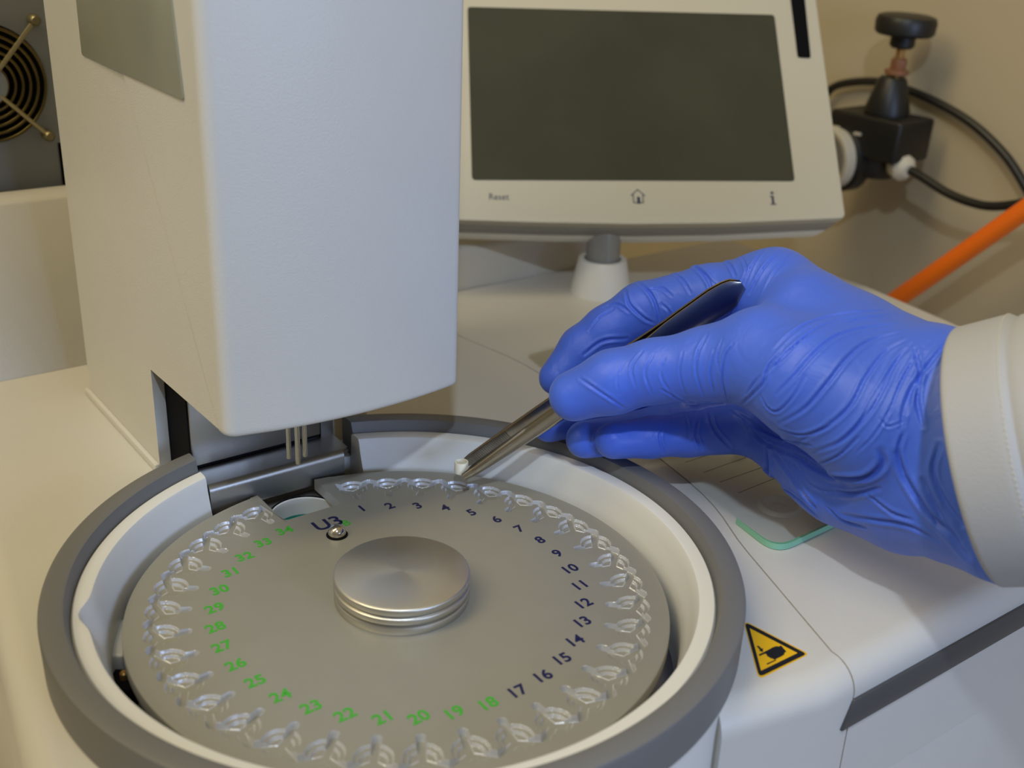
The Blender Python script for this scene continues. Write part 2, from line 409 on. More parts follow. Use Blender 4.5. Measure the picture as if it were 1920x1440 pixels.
tv = [np.array(v.co)/S for v in me.vertices]; tf = [tuple(p.vertices) for p in me.polygons]; bpy.data.meshes.remove(me)
tm = MB().add(tv, tf)
tm.build('tower', m_white, an, auto=40)
MB().prism([M(-42.2, 141.5), M(-42.2, 240), M(-41.0, 241), M(-39.9, 242), M(-39.9, 141.5)], Z*4.0).build('tower_foot', m_white, an, bevel=1.2, seg=3)
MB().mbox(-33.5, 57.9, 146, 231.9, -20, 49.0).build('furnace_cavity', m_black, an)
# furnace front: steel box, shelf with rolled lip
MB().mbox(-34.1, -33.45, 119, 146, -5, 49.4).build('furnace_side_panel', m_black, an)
MB().mbox(-33.4, 27.6, 118, 146, 11.0, 62-12).build('furnace_front', m_steel, an, bevel=.6, seg=2)
MB().mbox(-33.0, 27.2, 119, 146, 9.6, 11.2).build('front_slit', m_black, an)
sh = [(118.5, 9.4), (104, 9.0), (102.2, 8.5), (101.2, 7.4), (101.0, 6), (101.0, -4), (102, -4), (102, 6), (103, 7.6), (118.5, 8.0)]
vs = [M(-33, v, z) for v, z in sh] + [M(30.5 if v < 103 else 33.8, v, z) for v, z in sh]
m_ = len(sh)
MB().add(vs, [tuple(range(m_)), tuple(range(m_, 2*m_))[::-1]] + [(i, (i+1) % m_, m_+(i+1) % m_, m_+i) for i in range(m_)])\
    .build('drip_shelf', m_steel, an, auto=50)
MB().prism([M(27.7, 118, 9), M(27.7, 146, 9), M(36, 146, 9), M(34, 118, 9)], Z*40).build('furnace_side', m_steel_d, an)
MB().mbox(34.5, 57.8, 128, 146, -20, 40).build('side_block', m_ivory, an, bevel=1)
# gripper fingers under the head
for (u, v, z) in ((-.9, 91.4, 18), (.1, 84.9, 18), (5.7, 89.6, 18)):
    MB().lathe([(.6, 0), (1.15, .35), (1.15, 40)], M(u, v, z), seg=20).build('gripper_finger', m_chrome, an)
# tray with the weighing opening seen through the notch of the turntable
hole_c = M(1.8, 84.0, 0); HR = 15.4
ring = [hole_c + np.array([HR*math.cos(a), HR*math.sin(a), -6.0]) for a in np.linspace(0, 2*math.pi, 65)[:-1]]
tb = MB(); outer = []
for a in np.linspace(0, 2*math.pi, 65)[:-1]:
    d = np.array([math.cos(a), math.sin(a)]); du = d@U[:2]; dv = d@V[:2]
    cu, cv = 1.8, 84.0
    ts = []
    if abs(du) > 1e-6: ts.append(((30 if du > 0 else -30) - cu)/du)
    if abs(dv) > 1e-6: ts.append(((100.8 if dv > 0 else 60) - cv)/dv)
    t = min(ts); outer.append(hole_c + np.array([d[0]*t, d[1]*t, -6.0]))
N = 64
tb.add(ring + outer, [(i, (i+1) % N, N+(i+1) % N, N+i) for i in range(N)])
tb.build('steel_tray', m_steel, an)
MB().lathe([(HR-.5, -6.6), (HR-.7, -6.2), (HR-1.2, -6.6), (HR-1.3, -25), (HR-.5, -25)], M(1.8, 84, 0), seg=64, close=True).build('weighing_cup', m_bowl, an, auto=40)
MB().lathe([(HR-.02, -5.96), (HR-.02, -12), (HR-.5, -12), (HR-.5, -6.7)], M(1.8, 84, 0), seg=64, close=True).build('cup_gap', m_black, an)
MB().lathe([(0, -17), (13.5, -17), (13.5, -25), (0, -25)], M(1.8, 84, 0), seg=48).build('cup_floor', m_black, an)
MB().lathe([(10.6, -16.4), (14.0, -14.4), (14.0, -17.5), (10.6, -17.5)], M(1.8, 84, 0), seg=48, close=True).build('cup_glaze', m_teal, an)
# film pouch on the tower's left side
def on_left(px, py): return on_plane(px, py, U, -40.7)
fl = [on_left(155, 103), on_left(348, 182)]
fp = [M(-40, 189, 174.2), M(-40, 77.5, 173.5), M(-40, 80.5, 196), M(-40, 84.5, 225), M(-40, 87, 300), M(-40, 187, 300)]
MB().prism([p + U*.02 for p in round_poly(fp, 1.5, 3)], -U*.6).build('film_pouch', m_film, an, bevel=.2, seg=2)
# engraved marks and finger dimple on the right deck
for a, b in (((1285, 867), (1322, 855)), ((1319, 886), (1378, 865)), ((1350, 904), (1410, 883)), ((1385, 924), (1440, 902))):
    pa, pb = at_z(*a, .02), at_z(*b, .02); pb = pa + (pb-pa)*1.5; nrm = np.cross(pb-pa, Z); nrm = nrm/np.linalg.norm(nrm)*.22
    MB().prism([pa-nrm, pb-nrm, pb+nrm, pa+nrm], Z*.05).build('engraved_mark', m_trim, an)
MB().lathe([(3.0, .35), (5.2, .15), (6.6, .8), (7.6, 1.6), (8.6, 1.4), (9.8, .02), (3.0, .0)], at_z(1461, 950, 0), seg=48, close=True).build('deck_dimple', m_deck, an, auto=60)

# ------------------------------------------------------------------ sample turntable
tt = thing('sample_turntable', (0, 0, -5), 'round satin aluminium sample turntable with numbered pockets inside the bowl', 'sample turntable')
AC = 125.5                                     # direction of the notch, degrees
ST = [110.2 - 10*k for k in range(34)]
def smst(d, e0, wd): return np.clip((e0 - d)/wd + .5, 0, 1)
def disc_mesh():
    h0, h1 = AC - 11.0 - 360 + 360, AC + 11.0
    na = 2250; angs = np.radians(np.linspace(AC+11.0, AC-11.0+360, na))
    rr = np.concatenate([np.linspace(72, 75.5, 3), np.arange(75.75, 97.3, .24), np.array([98, 99.3, 99.75, 99.93, 100.0])])
    A, R = np.meshgrid(angs, rr, indexing='ij')
    X, Y = R*np.cos(A), R*np.sin(A); Zz = np.zeros_like(X)
    for a in ST:
        ar = math.radians(a); cx, cy = 86.6*math.cos(ar), 86.6*math.sin(ar)
        msk = (abs((np.degrees(A) - a + 180) % 360 - 180) < 8)
        x, y = X[msk]-cx, Y[msk]-cy
        lx = x*math.cos(ar) + y*math.sin(ar); ly = -x*math.sin(ar) + y*math.cos(ar)   # radial, tangential
        d0 = np.hypot(lx, ly)
        z = -1.1*smst(d0, 6.1, .28) - 1.1*smst(d0, 4.3, .28)
        for s in (180, 60, -60):
            c, q = math.cos(math.radians(s)), math.sin(math.radians(s))
            t = np.clip(lx*c + ly*q, 0, 8.7); dd = np.hypot(lx - t*c, ly - t*q)
            z = np.minimum(z, -2.5*smst(dd, 1.45, .3))
        Zz[msk] = np.minimum(Zz[msk], z)
    Zz[:, -3] = -.12; Zz[:, -2] = -.35; Zz[:, -1] = -.9; Zz[:, -4] = 0; Zz[:, -5] = 0
    nr = len(rr)
    vs = np.stack([X, Y, Zz], -1).reshape(-1, 3)
    i = np.arange(na-1)[:, None]*nr + np.arange(nr-1)[None]
    q = np.stack([i, i+1, i+nr+1, i+nr], -1).reshape(-1, 4)
    vs = list(vs); fs = q.tolist()
    b = len(vs)
    # underside and rim wall of the fine annulus
    step = 15; ks = list(range(0, na, step));
    if ks[-1] != na-1: ks.append(na-1)
    for k in ks:
        a = angs[k]
        vs += [np.array([100*math.cos(a), 100*math.sin(a), -5.0]), np.array([72*math.cos(a), 72*math.sin(a), -5.0])]
    for j in range(len(ks)-1):
        k0, k1 = ks[j], ks[j+1]
        rim = [k*nr + nr-1 for k in range(k0, k1+1)]
        fs.append(rim[::-1] + [b+2*j, b+2*j+2]); fs.append([b+2*j, b+2*j+1, b+2*j+3, b+2*j+2])
    mb = MB(); mb.v = [np.asarray(v) for v in vs]; mb.f = fs
    # inner plate
    inner = [np.array([72*math.cos(a), 72*math.sin(a), 0]) for a in np.radians(np.linspace(0, 360, 181))[:-1]]
    mb.add(inner, [tuple(range(180))])
    mb.add([p - Z*5 for p in inner], [tuple(range(180))[::-1]])
    # U-shaped sector with the notch
    pol = [np.array([100*math.cos(a), 100*math.sin(a), 0]) for a in np.radians(np.linspace(AC+11.0, 90+37+math.degrees(math.asin(12.8/100)), 8))]
    uL, uR, vB = -12.8, 14.2, 73.6
    nt_ = [M(uL, 99.18), M(uL, vB), M(uR, vB), M(uR, 98.98)]
    pol = pol[:-1] + round_poly(nt_, [0, 2.6, 2.6, 0], 6)
    pol += [np.array([100*math.cos(a), 100*math.sin(a), 0]) for a in np.radians(np.linspace(90+37-math.degrees(math.asin(14.2/100)), AC-11.0, 8))][1:]
    pol += [np.array([72*math.cos(a), 72*math.sin(a), 0]) for a in np.radians(np.linspace(AC-11, AC+11, 12))]
    mb.prism(pol, -Z*5.0)
    return mb
o = disc_mesh().build('disc_plate', m_alu, tt, auto=28)
m_wall_lit = mat('aluminium_pocket_wall_lit', (.54, .55, .58), .35, metal=.25)       # pocket walls: paler colour stands in for the light they catch
o.data.materials.append(m_wall_lit)
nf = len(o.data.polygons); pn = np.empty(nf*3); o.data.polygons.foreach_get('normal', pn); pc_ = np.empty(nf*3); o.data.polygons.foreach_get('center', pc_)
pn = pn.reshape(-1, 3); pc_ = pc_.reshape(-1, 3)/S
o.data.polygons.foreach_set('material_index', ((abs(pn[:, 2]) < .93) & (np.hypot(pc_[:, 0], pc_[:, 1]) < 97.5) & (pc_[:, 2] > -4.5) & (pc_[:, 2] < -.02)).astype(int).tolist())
ks = [(0, 11.3), (24.5, 11.3), (25.2, 10.9), (25.4, 10.3), (25.4, 8.9), (25.1, 8.4), (23.7, 8.0), (23.7, 7.5), (25.1, 7.1), (25.4, 6.6),
      (25.4, 5.2), (25.1, 4.7), (23.7, 4.3), (23.7, 3.8), (25.0, 3.4), (25.2, 2.9), (25.2, .8), (24.8, 0.0)]
MB().lathe(ks, seg=160).build('knob', m_knob, tt, auto=50)
pc = at_z(632, 1003, 0)
MB().lathe([(4.4, .02), (4.4, .35), (3.6, .35)], pc, seg=40, close=False).build('pin_hole', m_black, tt)
MB().lathe([(3.6, 0.0)] + [(3.7*math.cos(t), .9+3.7*math.sin(t)) for t in np.linspace(0, 1.50, 14)], pc, seg=48).build('locating_pin', m_chrome, tt, auto=60)

def text_mesh(s, size, off=0.0, extrude=0.05, font_offset=0.0):
    cu = bpy.data.curves.new('t', 'FONT'); cu.body = s; cu.size = size; cu.align_x = 'CENTER'; cu.align_y = 'CENTER'
    cu.extrude = extrude; cu.offset = off; cu.resolution_u = 4; cu.space_character = 1.02
    ob = bpy.data.objects.new('t', cu); C.objects.link(ob)
    me = bpy.data.meshes.new_from_object(ob.evaluated_get(bpy.context.evaluated_depsgraph_get()))
    C.objects.unlink(ob); bpy.data.objects.remove(ob)
    vs = [np.array(v.co) for v in me.vertices]; fs = [tuple(p.vertices) for p in me.polygons]
    bpy.data.meshes.remove(me)
    if vs:
        a = np.array(vs); c = (a.max(0)+a.min(0))/2; vs = [v-np.array([c[0], c[1], 0]) for v in vs]
    return vs, fs
def put_text(name, s, size, pos, ex, ey, ez, m, parent, off=0.0, sx=1.0):
    vs, fs = text_mesh(s, size, off)
    vs = [np.asarray(pos) + v[0]*sx*ex + v[1]*ey + v[2]*ez for v in vs]
    return mesh_obj(name, vs, fs, m, parent)
for k in range(34):
    a = math.radians(110.45 - 10.0*k); p = np.array([68.3*math.cos(a), 68.3*math.sin(a), .06])
    put_text('printed_number', str(k+1), 7.0, p, U, V, Z, m_ink if k < 17 else m_green, tt, off=.17)
put_text('printed_letters', 'U3', 10.6, at_z(614, 981, .06), U, V, Z, m_ink, tt, off=.16)
put_text('printed_letter', 'B', 6.2, at_z(649, 980, .06), U, V, Z, m_green, tt, off=.12)

# ------------------------------------------------------------------ touchscreen terminal
LAT = np.array([.9925, .1219, 0]); UPD = np.array([-.0743, .6570, .7503]); UPD -= LAT*(UPD@LAT); UPD /= np.linalg.norm(UPD)
NF = -np.cross(UPD, LAT); NF = NF if NF@FW < 0 else -NF
P0 = np.array([110.8, 340, 52.9])
def D(a, b, c=0.0): return P0 + LAT*a + UPD*b + NF*c
term = thing('touchscreen_terminal', (94, 362, 0), 'white tilted touchscreen terminal on a short pole behind the hand', 'display')
fp_ = [(-132, 2.5), (-60, .6), (0, 0), (60, 1.2), (138.5, 5.5), (139.8, 190), (-134, 190)]
def plate(poly, c0, c1, inset=0, rad=3):
    P_ = round_poly([D(a, b) for a, b in poly], rad, 5); ctr = D(0, 95)
    f = [p + NF*c0 for p in P_]
    g = []
    for p in P_:
        d = p - ctr; la, ub = d@LAT, d@UPD
        g.append(ctr + LAT*(la - math.copysign(inset, la)) + UPD*(ub - math.copysign(inset if ub > 0 else 0, ub)) + NF*c1)
    n_ = len(P_)
    return MB().add(f+g, [tuple(range(n_)), tuple(range(n_, 2*n_))[::-1]] + [(i, (i+1) % n_, n_+(i+1) % n_, n_+i) for i in range(n_)])
plate(fp_, 0, -3.0, 0, [3, 0, 0, 0, 4, 5, 5]).build('front_panel', m_panel, term, bevel=.7, seg=3, angle=40)
plate([(-131, 3.2), (0, .8), (137.8, 6.0), (139, 189), (-133, 189)], -3, -3.8, 0, [3, 0, 4, 4, 4]).build('joint_line', m_trim, term)
plate([(-132, 2.7), (-60, .8), (0, 0.2), (60, 1.4), (138.3, 5.7), (139.6, 190), (-134, 190)], -3.8, -5.6, .4, [3, 0, 0, 0, 4, 5, 5]).build('panel_rim', m_panel, term)
plate([(-131, 3.2), (-60, 1.3), (0, .7), (60, 1.9), (137.8, 6.2), (139, 189), (-133, 189)], -5.6, -20, 2.5, [3, 0, 0, 0, 4, 5, 5]).build('silver_band', m_silver, term, bevel=.4, seg=2, angle=40)
plate([(-131, 3.2), (-60, 1.3), (0, .7), (60, 1.9), (135.0, 6.0), (136, 187), (-131, 187)], -20.2, -31, 5, [3, 0, 0, 0, 4, 5, 5]).build('back_shell', m_bowl, term, bevel=2, seg=3, angle=40)
sp = round_poly([D(-101.5, 29.4, .05), D(107.6, 31.2, .05), D(108.3, 156.6, .05), D(-100.5, 156, .05)], 2.5, 4)
MB().prism(sp, NF*.45).build('screen', m_screen, term)
MB().prism(round_poly([D(120.8, 123.6, .05), D(129.9, 123.3, .05), D(131.6, 176, .05), D(121.4, 176, .05)], 2, 4), NF*.4).build('sensor_window', m_black, term)
put_text('reset_lettering', 'Reset', 6.3, D(-84.9, 18.0, .06), LAT, UPD, NF, m_dkink, term, sx=.88)
def bar(pts, wd, zc=.06):
    """thin polyline strip in panel coordinates"""
    mb = MB()
    for (a, b), (c, d) in zip(pts[:-1], pts[1:]):
        v = np.array([c-a, d-b], float); l = np.linalg.norm(v); v /= l; nn = np.array([-v[1], v[0]])*wd/2; e = v*wd/2
        q = [np.array([a, b])-e-nn, np.array([c, d])+e-nn, np.array([c, d])+e+nn, np.array([a, b])-e+nn]
        mb.prism([D(x, y, zc) for x, y in q], NF*.12)
    return mb
hx, hy = 3.6, 19.0
hm = bar([(hx-3.1, hy-4.2), (hx+3.1, hy-4.2), (hx+3.1, hy+1.2)], .6)
for seg_ in ([(hx-3.1, hy-4.2), (hx-3.1, hy+1.2)], [(hx-4.4, hy+.7), (hx, hy+5.0), (hx+4.4, hy+.7)]):
    b_ = bar(seg_, .6); hm.add(b_.v, b_.f)
b_ = bar([(hx+.2, hy-4.0), (hx+.2, hy-1.2)], 2.0); hm.add(b_.v, b_.f)
hm.build('home_symbol', m_dkink, term)
ix, iy = 91.6, 18.6
im = bar([(ix, iy-3.6), (ix, iy+1.2)], 1.5)
for seg_, w_ in (([(ix-1.5, iy-4.0), (ix+1.5, iy-4.0)], .8), ([(ix-1.3, iy+1.5), (ix, iy+1.5)], .8)):
    b_ = bar(seg_, w_); im.add(b_.v, b_.f)
im.prism([D(ix + 1.05*math.cos(t), iy+4.0 + 1.05*math.sin(t), .06) for t in np.linspace(0, 2*math.pi, 17)[:-1]], NF*.12)
im.build('info_symbol', m_dkink, term)
q = D(80.9, 171.5, .06)
MB().prism([q + LAT*1.4*math.cos(t) + UPD*1.4*math.sin(t) for t in np.linspace(0, 2*math.pi, 17)[:-1]], NF*.12).build('indicator_dot', m_dkink, term)
pb = np.array([94, 362, 0.0])
MB().lathe([(20.2, 0), (20.0, 1.5), (16.0, 22), (15.4, 23), (12.2, 23), (12.0, 20), (0, 20)], pb, seg=64).build('pole_socket', m_bowl, term, auto=35)
MB().lathe([(11.0, 19), (11.0, 60)], pb, seg=48).build('pole', m_silver, term)
MB().box(pb + np.array([-14, 4, 52]), (28, 0, 0), (0, 12, 0), (0, 10, 22)).build('tilt_bracket', m_panel, term, bevel=2)

# ------------------------------------------------------------------ glass plate, warning sticker
gp = [at_z(1452, 1038, 3), None, None, at_z(985, 664, 3)]
g0 = at_z(1456, 1030, 3.0); gdir_u = at_z(1560, 981, 3) - g0; gdir_u /= np.linalg.norm(gdir_u)
g3 = at_z(986, 662, 3.0); gl_ = [g0, g0 + gdir_u*150, g3 + gdir_u*120, g3]
gl = thing('glass_plate', (g0+g3)/2 - Z*3, 'clear glass plate with a green edge lying on the white deck under the hand', 'glass plate')
gr = round_poly(gl_, [9, 6, 6, 6], 8)
m_gedge = mat('green_glass_edge', (.22, .50, .34), .25)
n_ = len(gr)
MB().add(gr, [tuple(range(n_))]).build('pane', m_glass, gl)
ctr = sum(gr)/n_
edge = [g0 + (g3-g0)*.12] + gr[:10]
inn = [p + (ctr-p)/np.linalg.norm(ctr-p)*(.3 if i == 0 else 1.5) for i, p in enumerate(edge)]
ne = len(edge); mb = MB()
mb.add([p-Z*2.7 for p in edge] + [p-Z*.05 for p in edge] + [p-Z*.05 for p in inn] + [p-Z*2.7 for p in inn],
       [(i+a*ne, i+1+a*ne, i+1+b*ne, i+b*ne) for a, b in ((0, 1), (1, 2), (2, 3), (3, 0)) for i in range(ne-1)])
mb.build('green_edge', m_gedge, gl)

stk = thing('warning_sticker', at_z(1445, 1220, 0), 'yellow triangular crushed-hand warning sticker beside the grey bowl rim', 'warning sticker')
def Kp(x, y, z=.1): return at_z(1360 + x/9, 1130 + y/9, z)
def flat(name, polys, m, z, parent, rad=0):
    mb = MB()
    for p in polys:
        q = [Kp(x, y, z) for x, y in p]
        if rad: q = round_poly(q, rad, 4)
        mb.prism(q, Z*.06)
    return mb.build(name, m, parent, auto=None)
flat('sticker_base', [[(300, 295), (1415, 868), (565, 1300)]], m_yellow, .03, stk, 1.6)
# black frame as a ring between two triangles
o3 = [(322, 320), (1372, 865), (572, 1258)]; i3 = [(410, 428), (1222, 850), (603, 1150)]
def rp3(t, r): return round_poly([Kp(x, y, .12) for x, y in t], r, 4)
ro, ri = rp3(o3, 1.3), rp3(i3, .1); n3 = len(ro)
MB().add(ro+ri+[p+Z*.05 for p in ro]+[p+Z*.05 for p in ri], [(i, (i+1) % n3, n3+(i+1) % n3, n3+i) for i in range(n3)] + [(2*n3+i, 2*n3+(i+1) % n3, 3*n3+(i+1) % n3, 3*n3+i) for i in range(n3)]
         + [(i, (i+1) % n3, 2*n3+(i+1) % n3, 2*n3+i) for i in range(n3)]).build('sticker_frame', m_stickblk, stk, auto=None)
flat('sticker_pictogram', [
    [(530, 735), (560, 728), (615, 780), (636, 768), (634, 832), (570, 812), (588, 800)],
    [(566, 876), (700, 812), (790, 762), (850, 738), (905, 742), (940, 724), (1030, 828), (1000, 842), (990, 880), (930, 915), (870, 942), (838, 962), (805, 952), (795, 940),
     (765, 940), (735, 915), (705, 905), (700, 880), (680, 860), (640, 872), (590, 898), (570, 894)],
    [(695, 1030), (840, 965), (862, 972), (712, 1046), (698, 1042)]], m_stickblk, .12, stk)

# ------------------------------------------------------------------ tweezers and crucible
TIP = J(868, 883, 503); END = J(1392, 533, 466)
ax = END - TIP; LT = np.linalg.norm(ax); ax /= LT
cp = np.array([16.0, 86.0, 7.5]); 
def cyl_px(p): return depth_px(p)
tz = thing('tweezers', (TIP+END)/2, 'blunt steel tweezers gripped by the blue glove, holding the white crucible', 'tweezers')
sep = np.array([.10, 1, .42]); sep -= ax*(sep@ax); sep /= np.linalg.norm(sep)
wd = np.cross(ax, sep); wd = wd if wd[2] > 0 else -wd
def arm(side):
    N_ = 46; rows = []; K = 9
    for i in range(N_+1):
        t = i/N_
        width = np.interp(t, [0, .03, .1, .3, .5, .7, .8, .92, .965, .99, 1], [3.2, 4.8, 5.6, 7.6, 9.0, 11.0, 13.0, 14.2, 12.6, 9.0, 4.0])
        gap = np.interp(t, [0, .05, .3, .5, .7, .76, 1], [6.4, 6.6, 6.2, 5.6, 2.4, 1.0, .9])/2
        thick = np.interp(t, [0, .04, .3, .7, 1], [1.5, 2.0, 1.8, 1.3, .9])
        bul = np.interp(t, [0, .03, .3, .6, 1], [.7, 1.1, 1.2, .5, .15])
        c = TIP + ax*LT*t + sep*0
        if side > 0 and t > .76: gap -= .05
        row_o = []; row_i = []
        for k in range(K):
            s = (k/(K-1))*2-1
            row_o.append(c + wd*s*width/2 + sep*side*(gap + thick + bul*(1-s*s) - .35*abs(s)**6))
        for k in range(K)[::-1]:
            s = (k/(K-1))*2-1
            g = gap
            if side > 0 and .015 < t < .2: g = gap
            row_i.append(c + wd*s*width/2*.98 + sep*side*g)
        rows.append(row_o + row_i)
    n2 = 2*K; vs = [p for r in rows for p in r]
    fs = [(i*n2+k, i*n2+(k+1) % n2, (i+1)*n2+(k+1) % n2, (i+1)*n2+k) for i in range(N_) for k in range(n2)]
    fs += [tuple(range(n2))[::-1], tuple(N_*n2+k for k in range(n2))]
    return MB().add(vs, fs)
m_twz = mat('tweezer_steel', (.46, .42, .36), .22, metal=1, bump=.04, bscale=600)
arm(-1).build('near_arm', m_twz, tz, auto=50); far = arm(1).build('far_arm', m_twz, tz, auto=50)
sr = MB()
for k in range(26):
    t = .012 + .0065*k; width = np.interp(t, [0, .03, .1, .3], [3.2, 4.8, 5.6, 7.6])*.94
    c = TIP + ax*LT*t + sep*(np.interp(t, [0, .05, .3], [6.4, 6.6, 6.2])/2 - .25)
    sr.box(c - wd*width/2, wd*width, ax*.5, sep*.35)
sr.build('serration', m_steel_d, far)
# crucible
CR = TIP + ax*2.2 + wd*0.3
cx_ = thing('crucible', CR - Z*2.8, 'tiny white ceramic crucible held between the tweezer tips', 'crucible')
CRr = 3.1
cb = CR + np.array([-2.3, .2, -2.6])
MB().lathe([(2.5, 0), (CRr, .5), (CRr, 5.4), (CRr-.15, 5.6), (CRr-.65, 5.6), (CRr-.75, 5.2), (CRr-.75, 1.0), (0, .9)], cb, seg=48).build('cup_wall', m_ceramic, cx_, auto=40)

# ------------------------------------------------------------------ hand
def build_hand():
    j = lambda px, py, d: J(px, py, d)
    def seg(P, a, ra, b, rb):
        ab = b-a; L2 = ab@ab; t = np.clip(((P-a)@ab)/L2, 0, 1)
        return np.linalg.norm(P - a - t[..., None]*ab, axis=-1) - (ra + t*(rb-ra))
    def smin(a, b, k):
        h = np.clip(.5+.5*(b-a)/k, 0, 1); return b*(1-h) + a*h - k*h*(1-h)
    def chain(P, pts, k):
        d = None
        for (a, b) in zip(pts[:-1], pts[1:]):
            s = seg(P, j(*a[:3]), a[3], j(*b[:3]), b[3]); d = s if d is None else smin(d, s, k)
        return d
    palm = [
        ([(1452, 545, 478, 16.5), (1600, 640, 452, 17.5), (1745, 715, 428, 19)], 6),
        ([(1475, 620, 492, 15.5), (1620, 700, 468, 19), (1765, 780, 436, 21)], 6),
        ([(1455, 705, 502, 14.5), (1620, 790, 470, 20), (1770, 850, 436, 21)], 6),
        ([(1432, 800, 500, 13.5), (1560, 875, 468, 18.5), (1700, 915, 436, 20)], 6),
        ([(1432, 668, 445, 17.5), (1540, 725, 430, 21), (1660, 780, 420, 23)], 8),
        ([(1505, 585, 456, 14.5), (1600, 680, 438, 19), (1740, 740, 420, 20)], 8),
        ([(1640, 800, 422, 22), (1760, 800, 415, 22), (1800, 880, 412, 22)], 8),
        ([(1750, 705, 415, 17), (1860, 740, 404, 20)], 8),
        ([(1780, 900, 414, 24), (1920, 905, 394, 21)], 10),
        ([(1700, 935, 424, 17), (1815, 985, 402, 13), (1870, 1038, 390, 8), (1892, 1062, 386, 5)], 8),
        ([(1580, 905, 452, 16), (1700, 960, 428, 13)], 8),
        ([(1850, 840, 406, 26), (2050, 850, 375, 27)], 8),
    ]
    fingers = [
        ([(1452, 545, 478, 15.5), (1330, 556, 492, 13.6), (1205, 582, 503, 12.2), (1140, 622, 506, 11.4), (1092, 655, 507, 10.3), (1043, 708, 505, 7.9)], 3, 9),     # index
        ([(1475, 620, 492, 12.5), (1320, 690, 515, 10.5), (1170, 745, 522, 9.4), (1100, 778, 516, 8.8), (1030, 796, 510, 8.0)], 3, 6),                       # middle
        ([(1455, 705, 502, 12), (1300, 775, 512, 9.6), (1190, 812, 506, 9.0), (1096, 824, 498, 8.3)], 3, 6),                                           # ring
        ([(1432, 800, 500, 11.5), (1290, 815, 496, 9.4), (1220, 820, 492, 8.7), (1150, 826, 488, 8.0)], 3, 6),                                           # little
        ([(1500, 705, 432, 19), (1430, 672, 445, 17.0), (1330, 682, 455, 14.6), (1225, 696, 463, 12.6), (1150, 716, 468, 12.8), (1077, 742, 474, 10.7)], 4, 10),  # thumb
    ]
    allp = np.array([j(*q[:3]) for c, *_ in palm+fingers for q in c])
    lo = allp.min(0) - 36; hi = allp.max(0) + 36
    h = 1.15
    xs = [np.arange(lo[i], min(hi[i], 262 if i == 0 else hi[i]), h) for i in range(3)]
    G = np.stack(np.meshgrid(*xs, indexing='ij'), -1).astype(np.float32)
    pd = None
    for c, k in palm:
        d = chain(G, c, k); pd = d if pd is None else smin(pd, d, 9.0)
    Dd = None
    for c, k, kp in fingers:
        d = smin(pd, chain(G, c, k), kp); Dd = d if Dd is None else smin(Dd, d, 1.2)
    # cut the far end flat inside the sleeve
    Dd[-1] = 5; Dd[0] = 5; Dd[:, 0] = 5; Dd[:, -1] = 5; Dd[:, :, 0] = 5; Dd[:, :, -1] = 5
    # surface nets
    s = Dd < 0; nx, ny, nz = Dd.shape
    acc = np.zeros((nx-1, ny-1, nz-1, 3), np.float32); cnt = np.zeros((nx-1, ny-1, nz-1), np.float32)
    offs = [(a, b, c) for a in (0, 1) for b in (0, 1) for c in (0, 1)]
    sub = lambda A, o: A[o[0]:nx-1+o[0], o[1]:ny-1+o[1], o[2]:nz-1+o[2]]
    for o1 in offs:
        for axs in range(3):
            if o1[axs] == 0:
                o2 = list(o1); o2[axs] = 1
                d1, d2 = sub(Dd, o1), sub(Dd, o2); cross = (d1 < 0) != (d2 < 0)
                t = np.where(cross, d1/np.where(cross, d1-d2, 1), 0)
                for q in range(3): acc[..., q] += np.where(cross, o1[q] + (t if q == axs else 0), 0)
                cnt += cross
    act = cnt > 0; idx = -np.ones(act.shape, np.int64); idx[act] = np.arange(act.sum())
    ii = np.argwhere(act); vv = (ii + acc[act]/cnt[act][:, None])*h + np.array([x[0] for x in xs])
    fs = []
    for axs in range(3):
        o2 = [0, 0, 0]; o2[axs] = 1
        a = s[:nx-1+1-o2[0], :ny-o2[1], :nz-o2[2]]; b = s[o2[0]:, o2[1]:, o2[2]:]
        e = np.argwhere(a != b); sgn = a[tuple(e.T)]
        b1, b2 = [(1, 2), (2, 0), (0, 1)][axs]
        ok = (e[:, b1] > 0) & (e[:, b2] > 0) & (e[:, b1] < Dd.shape[b1]-1) & (e[:, b2] < Dd.shape[b2]-1); e = e[ok]; sgn = sgn[ok]
        c = []
        for d1, d2 in ((0, 0), (1, 0), (1, 1), (0, 1)):
            q = e.copy(); q[:, b1] -= d1; q[:, b2] -= d2; c.append(idx[tuple(q.T)])
        f = np.stack(c, 1); f[~sgn] = f[~sgn][:, ::-1]; fs.append(f)
    fs = np.concatenate(fs)
    me = bpy.data.meshes.new('glove0'); me.from_pydata((vv*S).tolist(), [], fs.tolist())
    ob = bpy.data.objects.new('g0', me); C.objects.link(ob)
    sm = ob.modifiers.new('s', 'SMOOTH'); sm.factor = .5; sm.iterations = 5
    su = ob.modifiers.new('u', 'SUBSURF'); su.levels = 1; su.render_levels = 1
    m2 = bpy.data.meshes.new_from_object(ob.evaluated_get(bpy.context.evaluated_depsgraph_get()))
    C.objects.unlink(ob); bpy.data.objects.remove(ob)
    m2.name = 'glove'
    # wrinkles: folds of the glove laid over the surface
    nv = len(m2.vertices); co = np.empty(nv*3); m2.vertices.foreach_get('co', co); co = co.reshape(-1, 3)/S
    nm = np.empty(nv*3); m2.vertices.foreach_get('normal', nm); nm = nm.reshape(-1, 3)
    if nm[np.argmin(co@FW)]@FW > 0: nm = -nm; 
    bvh = BVHTree.FromPolygons([Vector(v) for v in co], [tuple(p.vertices) for p in m2.polygons])
    Zm = lambda x, y: (960 + x/2, 420 + y/2)
